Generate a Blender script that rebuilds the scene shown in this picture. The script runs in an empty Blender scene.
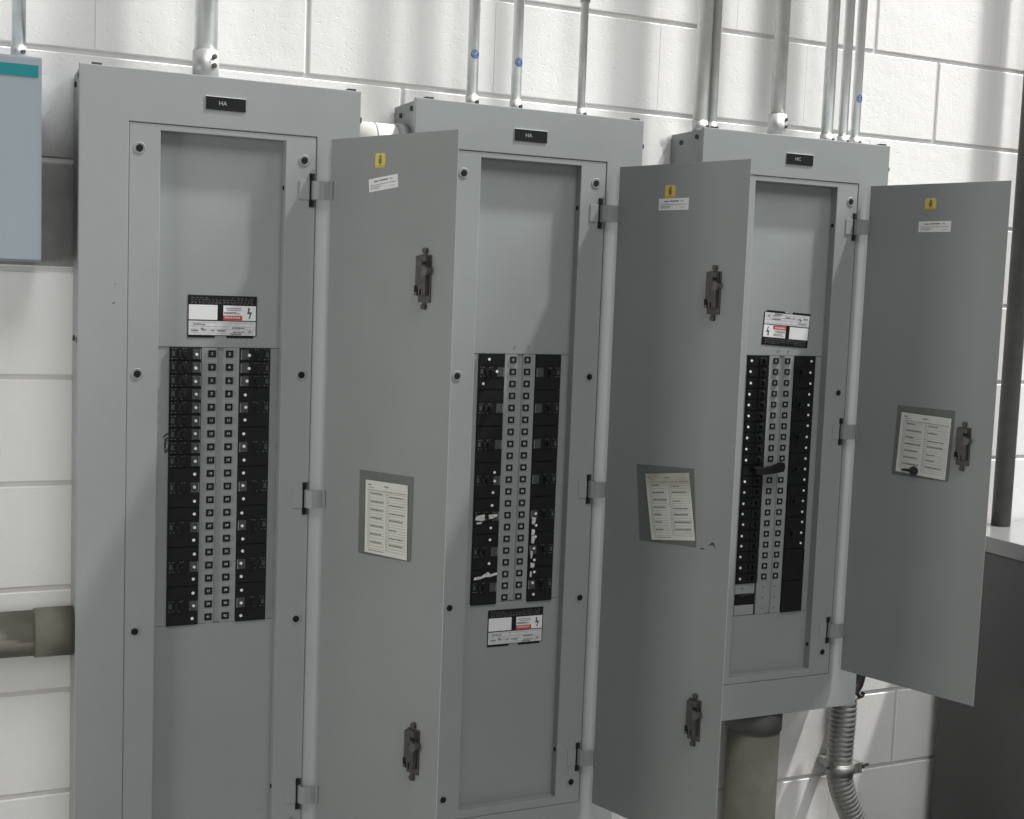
import bpy, bmesh, math, random
from mathutils import Vector, Matrix, Euler
C = bpy.context.scene.collection
R = math.radians
PI = math.pi
random.seed(4)

# ------------------------------------------------------------------ materials
def mat(name, col, rough=0.5, metal=0.0, spec=0.5, var=0.0, vscale=6.0, bump=0.0, bscale=400.0, alpha=1.0, coat=0.0):
    m = bpy.data.materials.new(name); m.use_nodes = True
    nt = m.node_tree; b = nt.nodes['Principled BSDF']
    b.inputs['Base Color'].default_value = (*col, 1)
    b.inputs['Roughness'].default_value = rough
    b.inputs['Metallic'].default_value = metal
    b.inputs['Specular IOR Level'].default_value = spec
    b.inputs['Alpha'].default_value = alpha
    b.inputs['Coat Weight'].default_value = coat
    tc = nt.nodes.new('ShaderNodeTexCoord')
    if var > 0:
        n = nt.nodes.new('ShaderNodeTexNoise'); n.inputs['Scale'].default_value = vscale
        n.inputs['Detail'].default_value = 6; n.inputs['Roughness'].default_value = 0.6
        nt.links.new(tc.outputs['Object'], n.inputs['Vector'])
        r = nt.nodes.new('ShaderNodeValToRGB')
        r.color_ramp.elements[0].position = 0.3; r.color_ramp.elements[1].position = 0.7
        r.color_ramp.elements[0].color = (*[c * (1 - var) for c in col], 1)
        r.color_ramp.elements[1].color = (*[min(1, c * (1 + var)) for c in col], 1)
        nt.links.new(n.outputs['Fac'], r.inputs['Fac'])
        nt.links.new(r.outputs['Color'], b.inputs['Base Color'])
    if bump > 0:
        n2 = nt.nodes.new('ShaderNodeTexNoise'); n2.inputs['Scale'].default_value = bscale
        n2.inputs['Detail'].default_value = 3
        nt.links.new(tc.outputs['Object'], n2.inputs['Vector'])
        bp = nt.nodes.new('ShaderNodeBump'); bp.inputs['Strength'].default_value = bump
        bp.inputs['Distance'].default_value = 0.001
        nt.links.new(n2.outputs['Fac'], bp.inputs['Height'])
        nt.links.new(bp.outputs['Normal'], b.inputs['Normal'])
    return m

M = {}
M['paint'] = mat('grey_enamel', (0.300, 0.318, 0.318), 0.42, var=0.05, vscale=3.0, bump=0.25, bscale=700)
M['paint_inner'] = mat('grey_enamel_plate', (0.285, 0.303, 0.302), 0.42, var=0.05, vscale=4.0, bump=0.25, bscale=700)
M['paint_door'] = mat('grey_enamel_door', (0.275, 0.288, 0.284), 0.45, var=0.06, vscale=2.5, bump=0.25, bscale=700)
M['paint_box'] = mat('grey_box_steel', (0.27, 0.285, 0.285), 0.45, metal=0.2, var=0.10, vscale=9.0)
M['seam'] = mat('seam_dark', (0.035, 0.038, 0.038), 0.7)
M['black'] = mat('black_plastic', (0.006, 0.0065, 0.007), 0.5, spec=0.3, var=0.3, vscale=60)
M['black2'] = mat('black_moulding', (0.012, 0.013, 0.0135), 0.5, spec=0.3)
M['hole'] = mat('hole_black', (0.003, 0.003, 0.003), 0.9)
M['mech'] = mat('grey_moulded_text', (0.055, 0.062, 0.058), 0.5, var=0.85, vscale=420)
M['mark'] = mat('moulded_mark', (0.20, 0.215, 0.21), 0.5, var=0.5, vscale=300)
M['sticker'] = mat('white_dot', (0.88, 0.87, 0.82), 0.6)
M['digit'] = mat('pale_digit', (0.80, 0.81, 0.79), 0.6)
M['engraved'] = mat('engraved_letters', (0.42, 0.43, 0.43), 0.6)
M['window'] = mat('window_insert', (0.26, 0.275, 0.27), 0.5)
M['window_dark'] = mat('window_insert_dark', (0.05, 0.053, 0.052), 0.5)
M['fine_print'] = mat('fine_print', (0.12, 0.12, 0.12), 0.6)
M['white'] = mat('white_label', (0.80, 0.80, 0.80), 0.5)
M['white2'] = mat('silver_label', (0.62, 0.63, 0.63), 0.4, var=0.12, vscale=90)
M['ink'] = mat('ink', (0.10, 0.10, 0.10), 0.7)
M['inkgrey'] = mat('ink_grey', (0.24, 0.24, 0.24), 0.7)
M['red'] = mat('red_label', (0.62, 0.035, 0.045), 0.5)
M['yellow'] = mat('yellow_label', (0.70, 0.55, 0.13), 0.5, var=0.1, vscale=120)
M['olive'] = mat('olive_ink', (0.22, 0.17, 0.03), 0.6)
M['chip'] = mat('torn_sticker', (0.62, 0.62, 0.60), 0.7, var=0.4, vscale=200)
M['bronze'] = mat('latch_zinc', (0.075, 0.071, 0.064), 0.5, metal=0.3, var=0.3, vscale=80)
M['bronze2'] = mat('latch_zinc_light', (0.125, 0.12, 0.112), 0.5, metal=0.4)
M['emt'] = mat('galvanised_steel', (0.72, 0.73, 0.72), 0.36, metal=0.75, var=0.10, vscale=20)
M['emt_mid'] = mat('galvanised_steel_mid', (0.56, 0.56, 0.54), 0.42, metal=0.6, var=0.15, vscale=20)
M['pale'] = mat('pale_painted_steel', (0.66, 0.66, 0.62), 0.36, metal=0.5, var=0.08, vscale=15)
M['emt_dark'] = mat('galvanised_steel_dull', (0.36, 0.36, 0.345), 0.42, metal=0.75, var=0.15, vscale=20)
M['cast'] = mat('zinc_fitting', (0.55, 0.56, 0.55), 0.45, metal=0.6, var=0.05, vscale=30)
M['screw'] = mat('screw_steel', (0.10, 0.10, 0.10), 0.4, metal=0.7)
M['blue'] = mat('blue_ink', (0.03, 0.13, 0.36), 0.6)
M['teal'] = mat('teal_band', (0.0, 0.19, 0.21), 0.5)
M['bluegrey'] = mat('bluegrey_enamel', (0.275, 0.320, 0.350), 0.4, var=0.03, vscale=4, bump=0.2, bscale=700)
M['pvc'] = mat('tan_grey_pvc', (0.20, 0.192, 0.158), 0.7, spec=.25, var=0.14, vscale=14)
M['pvc2'] = mat('tan_grey_pvc_fitting', (0.17, 0.165, 0.13), 0.7, spec=.25, var=0.12, vscale=18)
M['pvc3'] = mat('dark_pvc_adapter', (0.10, 0.107, 0.10), 0.5)
M['pvc_light'] = mat('pale_pvc', (0.66, 0.66, 0.62), 0.45, var=0.05, vscale=20)
M['pvc_mid'] = mat('grey_pvc_fitting', (0.32, 0.34, 0.33), 0.5)
M['cond_dark'] = mat('dull_steel_pipe', (0.085, 0.082, 0.076), 0.5, metal=0.2, var=0.2, vscale=15)
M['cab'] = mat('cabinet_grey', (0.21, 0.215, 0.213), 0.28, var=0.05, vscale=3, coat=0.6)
M['cab_body'] = mat('cabinet_body_grey', (0.085, 0.088, 0.086), 0.5, var=0.06, vscale=3)  # body darker than the cover, the shade on its side put into the colour
M['floor'] = mat('concrete_floor', (0.12, 0.118, 0.112), 0.6, var=0.15, vscale=2.0)
M['ceil'] = mat('roof_deck', (0.55, 0.55, 0.55), 0.8)
M['hallwall'] = mat('hall_wall', (0.40, 0.40, 0.39), 0.8)
M['pocket'] = mat('plastic_sleeve', (0.185, 0.20, 0.185), 0.28, alpha=0.30)
M['cable'] = mat('black_cable', (0.015, 0.015, 0.015), 0.5)
M['lamp_housing'] = mat('lamp_housing', (0.5, 0.5, 0.5), 0.4, metal=0.6)

def paper():
    m = mat('directory_paper', (0.66, 0.66, 0.60), 0.7, var=0.07, vscale=25)
    nt = m.node_tree; b = nt.nodes['Principled BSDF']
    # water stain on the upper part, and a fold
    tc = nt.nodes.new('ShaderNodeTexCoord')
    n = nt.nodes.new('ShaderNodeTexNoise'); n.inputs['Scale'].default_value = 22; n.inputs['Detail'].default_value = 4
    nt.links.new(tc.outputs['Object'], n.inputs['Vector'])
    sp = nt.nodes.new('ShaderNodeSeparateXYZ'); nt.links.new(tc.outputs['Object'], sp.inputs[0])
    mr = nt.nodes.new('ShaderNodeMapRange')
    mr.inputs['From Min'].default_value = 0.025; mr.inputs['From Max'].default_value = 0.058
    mr.inputs['To Min'].default_value = 0.0; mr.inputs['To Max'].default_value = 1.0
    nt.links.new(sp.outputs['Z'], mr.inputs['Value'])
    mu = nt.nodes.new('ShaderNodeMath'); mu.operation = 'MULTIPLY'
    nt.links.new(n.outputs['Fac'], mu.inputs[0]); nt.links.new(mr.outputs['Result'], mu.inputs[1])
    mx = nt.nodes.new('ShaderNodeMixRGB'); mx.blend_type = 'MIX'
    src = b.inputs['Base Color'].links[0].from_socket
    nt.links.new(mu.outputs[0], mx.inputs['Fac']); nt.links.new(src, mx.inputs['Color1'])
    mx.inputs['Color2'].default_value = (0.20, 0.19, 0.13, 1)
    nt.links.new(mx.outputs['Color'], b.inputs['Base Color'])
    return m
M['paper_stained'] = paper()
M['paper'] = mat('directory_paper_clean', (0.66, 0.66, 0.61), 0.7, var=0.06, vscale=30)

def wall_mat():
    m = bpy.data.materials.new('painted_block'); m.use_nodes = True
    nt = m.node_tree; b = nt.nodes['Principled BSDF']; L = nt.links.new
    b.inputs['Roughness'].default_value = 0.55; b.inputs['Specular IOR Level'].default_value = 0.35
    tc = nt.nodes.new('ShaderNodeTexCoord')
    n = nt.nodes.new('ShaderNodeTexNoise'); n.inputs['Scale'].default_value = 1.3; n.inputs['Detail'].default_value = 5
    L(tc.outputs['Object'], n.inputs['Vector'])
    r = nt.nodes.new('ShaderNodeValToRGB')
    r.color_ramp.elements[0].position = 0.3; r.color_ramp.elements[0].color = (0.82, 0.815, 0.795, 1)
    r.color_ramp.elements[1].position = 0.7; r.color_ramp.elements[1].color = (0.88, 0.875, 0.855, 1)
    L(n.outputs['Fac'], r.inputs['Fac'])
    # pits: small elongated holes in the block face
    mp = nt.nodes.new('ShaderNodeMapping'); mp.inputs['Scale'].default_value = (1, 1, 1.8)
    L(tc.outputs['Object'], mp.inputs['Vector'])
    v = nt.nodes.new('ShaderNodeTexNoise'); v.inputs['Scale'].default_value = 110; v.inputs['Detail'].default_value = 3
    L(mp.outputs['Vector'], v.inputs['Vector'])
    pr = nt.nodes.new('ShaderNodeMapRange'); pr.inputs['From Min'].default_value = 0.30; pr.inputs['From Max'].default_value = 0.40
    pr.inputs['To Min'].default_value = 0.0; pr.inputs['To Max'].default_value = 1.0
    L(v.outputs['Fac'], pr.inputs['Value'])
    # fine grain
    f = nt.nodes.new('ShaderNodeTexNoise'); f.inputs['Scale'].default_value = 260; f.inputs['Detail'].default_value = 3
    L(tc.outputs['Object'], f.inputs['Vector'])
    w = nt.nodes.new('ShaderNodeTexNoise'); w.inputs['Scale'].default_value = 24; w.inputs['Detail'].default_value = 4
    L(tc.outputs['Object'], w.inputs['Vector'])
    b1 = nt.nodes.new('ShaderNodeBump'); b1.inputs['Distance'].default_value = 0.0012; b1.inputs['Strength'].default_value = 0.42
    L(pr.outputs['Result'], b1.inputs['Height'])
    b2 = nt.nodes.new('ShaderNodeBump'); b2.inputs['Distance'].default_value = 0.0006; b2.inputs['Strength'].default_value = 0.35
    L(f.outputs['Fac'], b2.inputs['Height']); L(b1.outputs['Normal'], b2.inputs['Normal'])
    b3 = nt.nodes.new('ShaderNodeBump'); b3.inputs['Distance'].default_value = 0.004; b3.inputs['Strength'].default_value = 0.25
    L(w.outputs['Fac'], b3.inputs['Height']); L(b2.outputs['Normal'], b3.inputs['Normal'])
    L(b3.outputs['Normal'], b.inputs['Normal'])
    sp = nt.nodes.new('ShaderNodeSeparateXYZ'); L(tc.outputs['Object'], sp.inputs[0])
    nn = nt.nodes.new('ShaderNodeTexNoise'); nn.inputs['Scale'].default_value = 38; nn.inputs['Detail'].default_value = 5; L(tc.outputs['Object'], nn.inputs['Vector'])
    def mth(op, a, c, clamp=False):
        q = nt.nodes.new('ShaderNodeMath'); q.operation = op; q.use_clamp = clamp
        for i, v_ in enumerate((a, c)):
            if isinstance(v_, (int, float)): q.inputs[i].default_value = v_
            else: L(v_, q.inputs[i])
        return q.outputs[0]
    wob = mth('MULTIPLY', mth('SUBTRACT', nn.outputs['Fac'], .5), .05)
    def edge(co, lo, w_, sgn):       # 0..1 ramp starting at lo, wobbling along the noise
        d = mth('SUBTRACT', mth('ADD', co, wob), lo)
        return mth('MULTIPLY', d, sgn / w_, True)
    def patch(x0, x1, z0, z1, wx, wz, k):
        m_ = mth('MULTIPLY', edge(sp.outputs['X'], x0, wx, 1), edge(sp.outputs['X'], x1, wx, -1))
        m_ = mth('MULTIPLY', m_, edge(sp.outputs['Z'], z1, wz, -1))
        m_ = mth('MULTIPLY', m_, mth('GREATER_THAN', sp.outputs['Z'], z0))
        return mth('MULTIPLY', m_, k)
    cov = patch(-.60, -.40, 1.632, 1.970, .02, .15, .80)          # shade in the gap between the two boxes, darkened into the wall colour
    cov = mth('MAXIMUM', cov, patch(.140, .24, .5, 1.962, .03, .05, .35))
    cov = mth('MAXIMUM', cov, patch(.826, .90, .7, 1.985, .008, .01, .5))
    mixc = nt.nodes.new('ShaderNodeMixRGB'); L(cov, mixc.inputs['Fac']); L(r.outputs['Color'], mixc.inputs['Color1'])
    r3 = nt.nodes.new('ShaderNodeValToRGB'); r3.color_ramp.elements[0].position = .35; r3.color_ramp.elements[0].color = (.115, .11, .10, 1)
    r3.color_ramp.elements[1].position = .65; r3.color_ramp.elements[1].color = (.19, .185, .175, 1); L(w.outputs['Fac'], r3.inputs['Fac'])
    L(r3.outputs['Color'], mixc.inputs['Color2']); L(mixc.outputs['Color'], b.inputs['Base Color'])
    return m
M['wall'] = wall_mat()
M['mortar'] = mat('painted_mortar', (0.62, 0.61, 0.59), 0.6, var=0.06, vscale=14, bump=0.8, bscale=120)

# ------------------------------------------------------------------ mesh helpers
class MB:
    """collects shapes with several materials and links them as one mesh object"""
    def __init__(self):
        self.bm = bmesh.new(); self.mats = []
    def mi(self, m):
        if m not in self.mats: self.mats.append(m)
        return self.mats.index(m)
    def _fin(self, geom_faces, m, smooth=False):
        i = self.mi(m)
        for f in geom_faces:
            f.material_index = i; f.smooth = smooth
    def box(self, x0, x1, y0, y1, z0, z1, m, bev=0.0, T=None):
        b = bmesh.new()
        bmesh.ops.create_cube(b, size=1)
        for v in b.verts:
            v.co = Vector(((x0 + x1) / 2 + v.co.x * (x1 - x0), (y0 + y1) / 2 + v.co.y * (y1 - y0), (z0 + z1) / 2 + v.co.z * (z1 - z0)))
        if bev > 0:
            bmesh.ops.bevel(b, geom=list(b.edges), offset=bev, segments=2, profile=0.7, affect='EDGES')
        self.merge(b, m, False, T)
    def merge(self, b, m, smooth=False, T=None):
        if T is not None: bmesh.ops.transform(b, matrix=T, verts=b.verts)
        vm = {}
        for v in b.verts: vm[v] = self.bm.verts.new(v.co)
        i = self.mi(m)
        for f in b.faces:
            try:
                nf = self.bm.faces.new([vm[v] for v in f.verts])
            except ValueError:
                continue
            nf.material_index = i; nf.smooth = smooth if smooth != 'keep' else f.smooth
        b.free()
    def cyl(self, p0, p1, r, m, seg=24, r2=None, caps=True):
        p0 = Vector(p0); p1 = Vector(p1); d = p1 - p0
        b = bmesh.new()
        bmesh.ops.create_cone(b, cap_ends=caps, segments=seg, radius1=r, radius2=r if r2 is None else r2, depth=d.length)
        q = d.to_track_quat('Z', 'Y').to_matrix().to_4x4()
        bmesh.ops.transform(b, matrix=Matrix.Translation((p0 + p1) / 2) @ q, verts=b.verts)
        for f in b.faces: f.smooth = len(f.verts) == 4
        self.merge(b, m, 'keep')
    def ring(self, c, ax, r_out, r_in, h, m, seg=28):
        """annulus with height h, axis ax ('y')"""
        vs = []
        for k in range(seg):
            a = 2 * PI * k / seg
            u = Vector((math.cos(a), 0, math.sin(a)))
            ro, ri = r_out, r_in
            cc = Vector(c)
            vs.append([self.bm.verts.new(cc + u * ro), self.bm.verts.new(cc + u * (ro * .75 + ri * .25) + Vector((0, -h, 0))),
                       self.bm.verts.new(cc + u * (ro * .25 + ri * .75) + Vector((0, -h, 0))), self.bm.verts.new(cc + u * ri + Vector((0, h * .5, 0)))])
        i = self.mi(m)
        for k in range(seg):
            a, b = vs[k], vs[(k + 1) % seg]
            for j in range(3):
                f = self.bm.faces.new([a[j], a[j + 1], b[j + 1], b[j]]); f.material_index = i; f.smooth = True
    def prism(self, pts, d0, d1, m, T=None):
        """polygon in (x,z) extruded along y from d0 to d1"""
        b = bmesh.new()
        A = [b.verts.new((x, d0, z)) for x, z in pts]; B = [b.verts.new((x, d1, z)) for x, z in pts]
        b.faces.new(A); b.faces.new(list(reversed(B)))
        n = len(pts)
        for k in range(n): b.faces.new([A[k], B[k], B[(k + 1) % n], A[(k + 1) % n]])
        bmesh.ops.recalc_face_normals(b, faces=b.faces)
        self.merge(b, m, False, T)
    def frame(self, x0, x1, z0, z1, hx0, hx1, hz0, hz1, yf, yb, m, bev=0.0015):
        """flat rectangular frame with a hole, front face at yf and back at yb (yf < yb)"""
        b = bmesh.new()
        O = [(x0, z0), (x1, z0), (x1, z1), (x0, z1)]; H = [(hx0, hz0), (hx1, hz0), (hx1, hz1), (hx0, hz1)]
        of = [b.verts.new((x, yf, z)) for x, z in O]; ob = [b.verts.new((x, yb, z)) for x, z in O]
        hf = [b.verts.new((x, yf, z)) for x, z in H]; hb = [b.verts.new((x, yb, z)) for x, z in H]
        for k in range(4):
            j = (k + 1) % 4
            b.faces.new([of[k], of[j], hf[j], hf[k]]); b.faces.new([ob[j], ob[k], hb[k], hb[j]])
            b.faces.new([of[j], of[k], ob[k], ob[j]]); b.faces.new([hf[k], hf[j], hb[j], hb[k]])
        bmesh.ops.recalc_face_normals(b, faces=b.faces)
        if bev > 0:
            es = [e for e in b.edges if all(abs(v.co.y - yf) < 1e-6 for v in e.verts) and len(e.link_faces) == 2 and
                  abs(e.link_faces[0].normal.dot(e.link_faces[1].normal)) < 0.5]
            bmesh.ops.bevel(b, geom=es, offset=bev, segments=2, profile=0.6, affect='EDGES')
        self.merge(b, m)
    def text(self, s, T, m, size=0.01, depth=0.0002, align='CENTER'):
        cu = bpy.data.curves.new('t', 'FONT'); cu.body = s; cu.size = size; cu.align_x = align; cu.align_y = 'CENTER'; cu.extrude = depth
        cu.resolution_u = 2
        o = bpy.data.objects.new('t', cu); C.objects.link(o)
        dg = bpy.context.evaluated_depsgraph_get(); me = bpy.data.meshes.new_from_object(o.evaluated_get(dg))
        b = bmesh.new(); b.from_mesh(me)
        self.merge(b, m, False, T @ Matrix.Rotation(PI / 2, 4, 'X'))
        bpy.data.objects.remove(o); bpy.data.curves.remove(cu); bpy.data.meshes.remove(me)
    def sweep(self, pts, rad, m, seg=20, cap=True):
        n = len(pts); rings = []
        P = [Vector(p) for p in pts]
        prev = None
        for i in range(n):
            t = (P[min(i + 1, n - 1)] - P[max(i - 1, 0)]).normalized()
            if prev is None:
                a = t.orthogonal().normalized()
            else:
                a = (prev - t * prev.dot(t)).normalized()
            prev = a; c = t.cross(a)
            r = rad(i / (n - 1)) if callable(rad) else rad
            rings.append([self.bm.verts.new(P[i] + (a * math.cos(2 * PI * k / seg) + c * math.sin(2 * PI * k / seg)) * r) for k in range(seg)])
        i = self.mi(m)
        for q in range(n - 1):
            for k in range(seg):
                f = self.bm.faces.new([rings[q][k], rings[q][(k + 1) % seg], rings[q + 1][(k + 1) % seg], rings[q + 1][k]])
                f.material_index = i; f.smooth = True
        if cap:
            for rg in (rings[0], rings[-1]):
                try:
                    f = self.bm.faces.new(rg); f.material_index = i
                except ValueError: pass
    def build(self, name, parent=None, loc=None):
        me = bpy.data.meshes.new(name)
        bmesh.ops.recalc_face_normals(self.bm, faces=self.bm.faces)
        self.bm.to_mesh(me); self.bm.free()
        for m in self.mats: me.materials.append(m)
        o = bpy.data.objects.new(name, me); C.objects.link(o)
        if parent: o.parent = parent
        if loc: o.location = loc
        return o

def tag(o, label, cat, group=None):
    o['label'] = label; o['category'] = cat
    if group: o['group'] = group
    return o
def empty(name, loc, label, cat, group=None, rz=0.0):
    o = bpy.data.objects.new(name, None); C.objects.link(o)
    o.empty_display_size = 0.05; o.location = loc; o.rotation_euler = (0, 0, rz)
    return tag(o, label, cat, group)
def dup(o, parent, loc):
    c = o.copy(); C.objects.link(c); c.parent = parent; c.location = loc
    return c
def struct(o):
    o['kind'] = 'structure'; return o

# ------------------------------------------------------------------ the room
K = 0.2032
def build_wall():
    mb = MB()
    x_lo, x_hi = -3.2, 5.0
    # mortar bed
    mb.box(x_lo, x_hi, 0.0030, 0.20, 0.0, 5.2832, M['mortar'])
    g = 0.0034; bv = 0.0034
    OPEN = {(10, 0), (9, 1), (11, 7), (10, 8), (2, 8)}
    rnd = random.Random(8)
    b = bmesh.new()
    for row in range(26):
        z0, z1 = row * K, (row + 1) * K
        odd = (row % 2 == 1)            # row 9 (just under z=2.032) has odd joints
        u = math.floor(x_lo / K) - 2
        u = u if (u % 2 == (1 if odd else 0)) else u + 1
        while u * K < x_hi:
            xa, xb = max(u * K, x_lo), min((u + 2) * K, x_hi)
            if xb - xa > 0.03:
                dy = rnd.uniform(-0.00015, 0.00015)
                # most upright joints are filled flush with paint; a few stay open
                gl = .003 if (row, u) in OPEN else .0000; gr = .003 if (row, u + 2) in OPEN else .0000
                bl = bv if (row, u) in OPEN else .0004; br = bv if (row, u + 2) in OPEN else .0004
                v = [b.verts.new(p) for p in ((xa + gl, 0.004, z0 + g), (xb - gr, 0.004, z0 + g), (xb - gr, 0.004, z1 - g), (xa + gl, 0.004, z1 - g))]
                w = [b.verts.new(p) for p in ((xa + gl + bl, dy, z0 + g + bv), (xb - gr - br, dy, z0 + g + bv), (xb - gr - br, dy, z1 - g - bv), (xa + gl + bl, dy, z1 - g - bv))]
                b.faces.new(w)
                for k in range(4): b.faces.new([v[k], v[(k + 1) % 4], w[(k + 1) % 4], w[k]])
            u += 2
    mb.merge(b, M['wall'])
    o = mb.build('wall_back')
    return struct(o)
build_wall()
mb = MB(); mb.box(-8.0, 10.0, -12.0, 0.2, -0.1, 0.0, M['floor']); struct(mb.build('floor'))

# ------------------------------------------------------------------ panelboards
W = 0.5174; TOP = 1.990; YF = -0.139; YD = -0.116
GX0, GX1, GZ1 = 0.0888, 0.4325, 1.896       # door opening of the trim
RX0, RX1, RZ1 = 0.1445, 0.3725, 1.884       # inner edge of the rim
BL0, BL1, SR0, BR0, BR1 = 0.1655, 0.2245, 0.2957, 0.2962, 0.3555

def breaker_mesh(w, h, poles, right, style):
    """breaker with origin at its middle on the deadfront plane; inner end is where the white dots sit"""
    mb = MB()
    s = -1 if right else 1                    # inner end lies towards +x on the left column
    mb.box(-w / 2 + .0004, w / 2 - .0004, -0.0050, 0.020, -h / 2 + .0005, h / 2 - .0005, M['black'], 0.0007)
    p = h / poles
    rows = [0] if poles == 1 else [0]
    for q in range(poles):
        zc = -h / 2 + p * (q + .5)
        mb.box(-w * .46, w * .46, -0.0056, -0.0048, zc - p * .40, zc + p * .40, M['black'], 0)
    zc = 0
    if style == 'plain':
        # molded collar round the handle, terminals at both ends
        mb.box(s * w * .18 - .0085, s * w * .18 + .0085, -0.0075, -0.005, zc - p * .34, zc + p * .34, M['black2'], 0.0008)
        return mb
    # inner end: grey moulded rating plate with a lighter edge
    x0, x1 = sorted((s * w * .21, s * w * .43))
    mb.box(x0, x1, -0.0062, -0.0050, zc - p * .38, zc + p * .38, M['mech'], 0.0004)
    x0, x1 = sorted((s * w * .44, s * w * .47))
    mb.box(x0, x1, -0.0064, -0.0050, zc - p * .38, zc + p * .36, M['mark'], 0)
    # outer end: small moulded letters (ON / OFF marks)
    x0, x1 = sorted((-s * w * .34, -s * w * .44))
    mb.box(x0, x1, -0.0060, -0.0050, zc - p * .18, zc + p * .22, M['mech'], 0)
    for (dx, dz) in ((-.42, .36), (-.32, .37), (-.08, .36), (.0, .38), (-.42, -.36), (-.31, -.35), (-.12, -.37)):
        mb.box(s * w * dx - .0010, s * w * dx + .0010, -0.0061, -0.0050, zc + p * dz - .0006, zc + p * dz + .0006, M['mark'], 0)
    return mb

def handle_mesh(right, side=None):
    s = -1 if right else 1
    mb = MB()
    mb.box(-0.0085, 0.0085, -0.0085, -0.0050, -0.0065, 0.0065, M['black2'], 0.0010)
    tx = s * 0.003
    mb.box(tx - 0.0035, tx + 0.0035, -0.0165, -0.0080, -0.0050, 0.0050, M['black'], 0.0014)
    return mb

def screw_mesh():
    mb = MB()
    mb.ring((0, 0, 0), 'y', 0.0108, 0.0080, 0.0007, M['paint'])
    mb.cyl((0, -0.0004, 0), (0, 0.001, 0), 0.0082, M['paint_inner'], 24)
    mb.cyl((0, -0.0012, 0), (0, 0.001, 0), 0.0064, M['hole'], 20)
    return mb

def rating_tag(parent, loc, flip):
    mb = MB(); w, h = 0.1300, 0.0800
    mb.box(-w / 2, w / 2, -0.0008, 0.0, -h / 2 + .004, h / 2, M['black'], 0)
    mb.box(-w / 2, -w * .11, -0.0008, 0, -h / 2, -h / 2 + .005, M['black'], 0)
    mb.box(w * .06, w / 2 - .006, -0.0008, 0, -h / 2, -h / 2 + .005, M['black'], 0)
    f = -0.0012
    mb.box(-w * .485, -w * .075, f, -.0006, -h * .075, h * .275, M['white'], 0)      # blank field
    mb.box(w * .01, w * .485, f, -.0006, -h * .08, h * .27, M['white'], 0)
    mb.box(-w * .485, w * .485, f, -.0006, -h * .435, -h * .105, M['white2'], 0)
    g = -0.0015
    mb.box(w * .01, w * .285, g, f, -h * .075, h * .035, M['red'], 0)
    for k in range(10):
        x = w * (.03 + k * .023); mb.box(x, x + w * .014, g - .0002, g, -h * .035, h * .01, M['white2'], 0)
    # grey lines of print
    for z, x0, x1 in ((.20, .04, .27), (.155, .07, .27), (.10, .02, .20), (.075, .02, .25)):
        mb.box(w * x0, w * x1, g, f, h * z, h * (z + .018), M['inkgrey'], 0)
    # lightning bolt in its field
    bolt = [(.375, .235), (.40, .20), (.385, .13), (.43, .12), (.41, .04), (.40, -.03), (.375, -.02), (.395, .045), (.395, .075), (.355, .085), (.37, .16), (.365, .20)]
    mb.prism([(w * a, h * b) for a, b in bolt], g, f, M['ink'])
    rnd = random.Random(3)
    for x0, x1, z in ((-.42, -.385, -.18), (-.37, -.32, -.18), (-.30, -.25, -.19), (-.45, -.36, -.33), (-.31, -.28, -.28), (-.30, -.25, -.32), (-.16, -.12, -.33), (-.07, .04, -.33), (.14, .31, -.26), (.16, .20, -.36), (.22, .27, -.36), (.28, .30, -.35), (.12, .28, -.41), (.38, .41, -.34)):
        x = x0
        while x < x1:
            d = rnd.uniform(.008, .02); mb.box(w * x, w * (x + d), g, f, h * (z - .015), h * (z + .015), M['ink'], 0); x += d + .007
    for z in (-.145, -.235, -.30, -.39): mb.box(-w * .46, w * .46, g + .0002, f, h * z, h * (z + .007), M['inkgrey'], 0)
    # header print on the black band
    for z, n in ((.43, 14), (.385, 18), (.335, 18), (.305, 16)):
        for k in range(n):
            x = -.46 + .92 * k / n + rnd.uniform(0, .01)
            if z > .4 and -.2 < x < .1: continue
            mb.box(w * x, w * (x + rnd.uniform(.02, .045)), -.0010, -.0008, h * z, h * (z + .016), M['fine_print'], 0)
    o = mb.build('rating_plate', parent, loc)
    if flip: o.rotation_euler = (0, PI + (-0.0), 0)
    o['label'] = 'black and white printed rating plate with red warning band' + (', mounted upside down' if flip else '')
    return o

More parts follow.
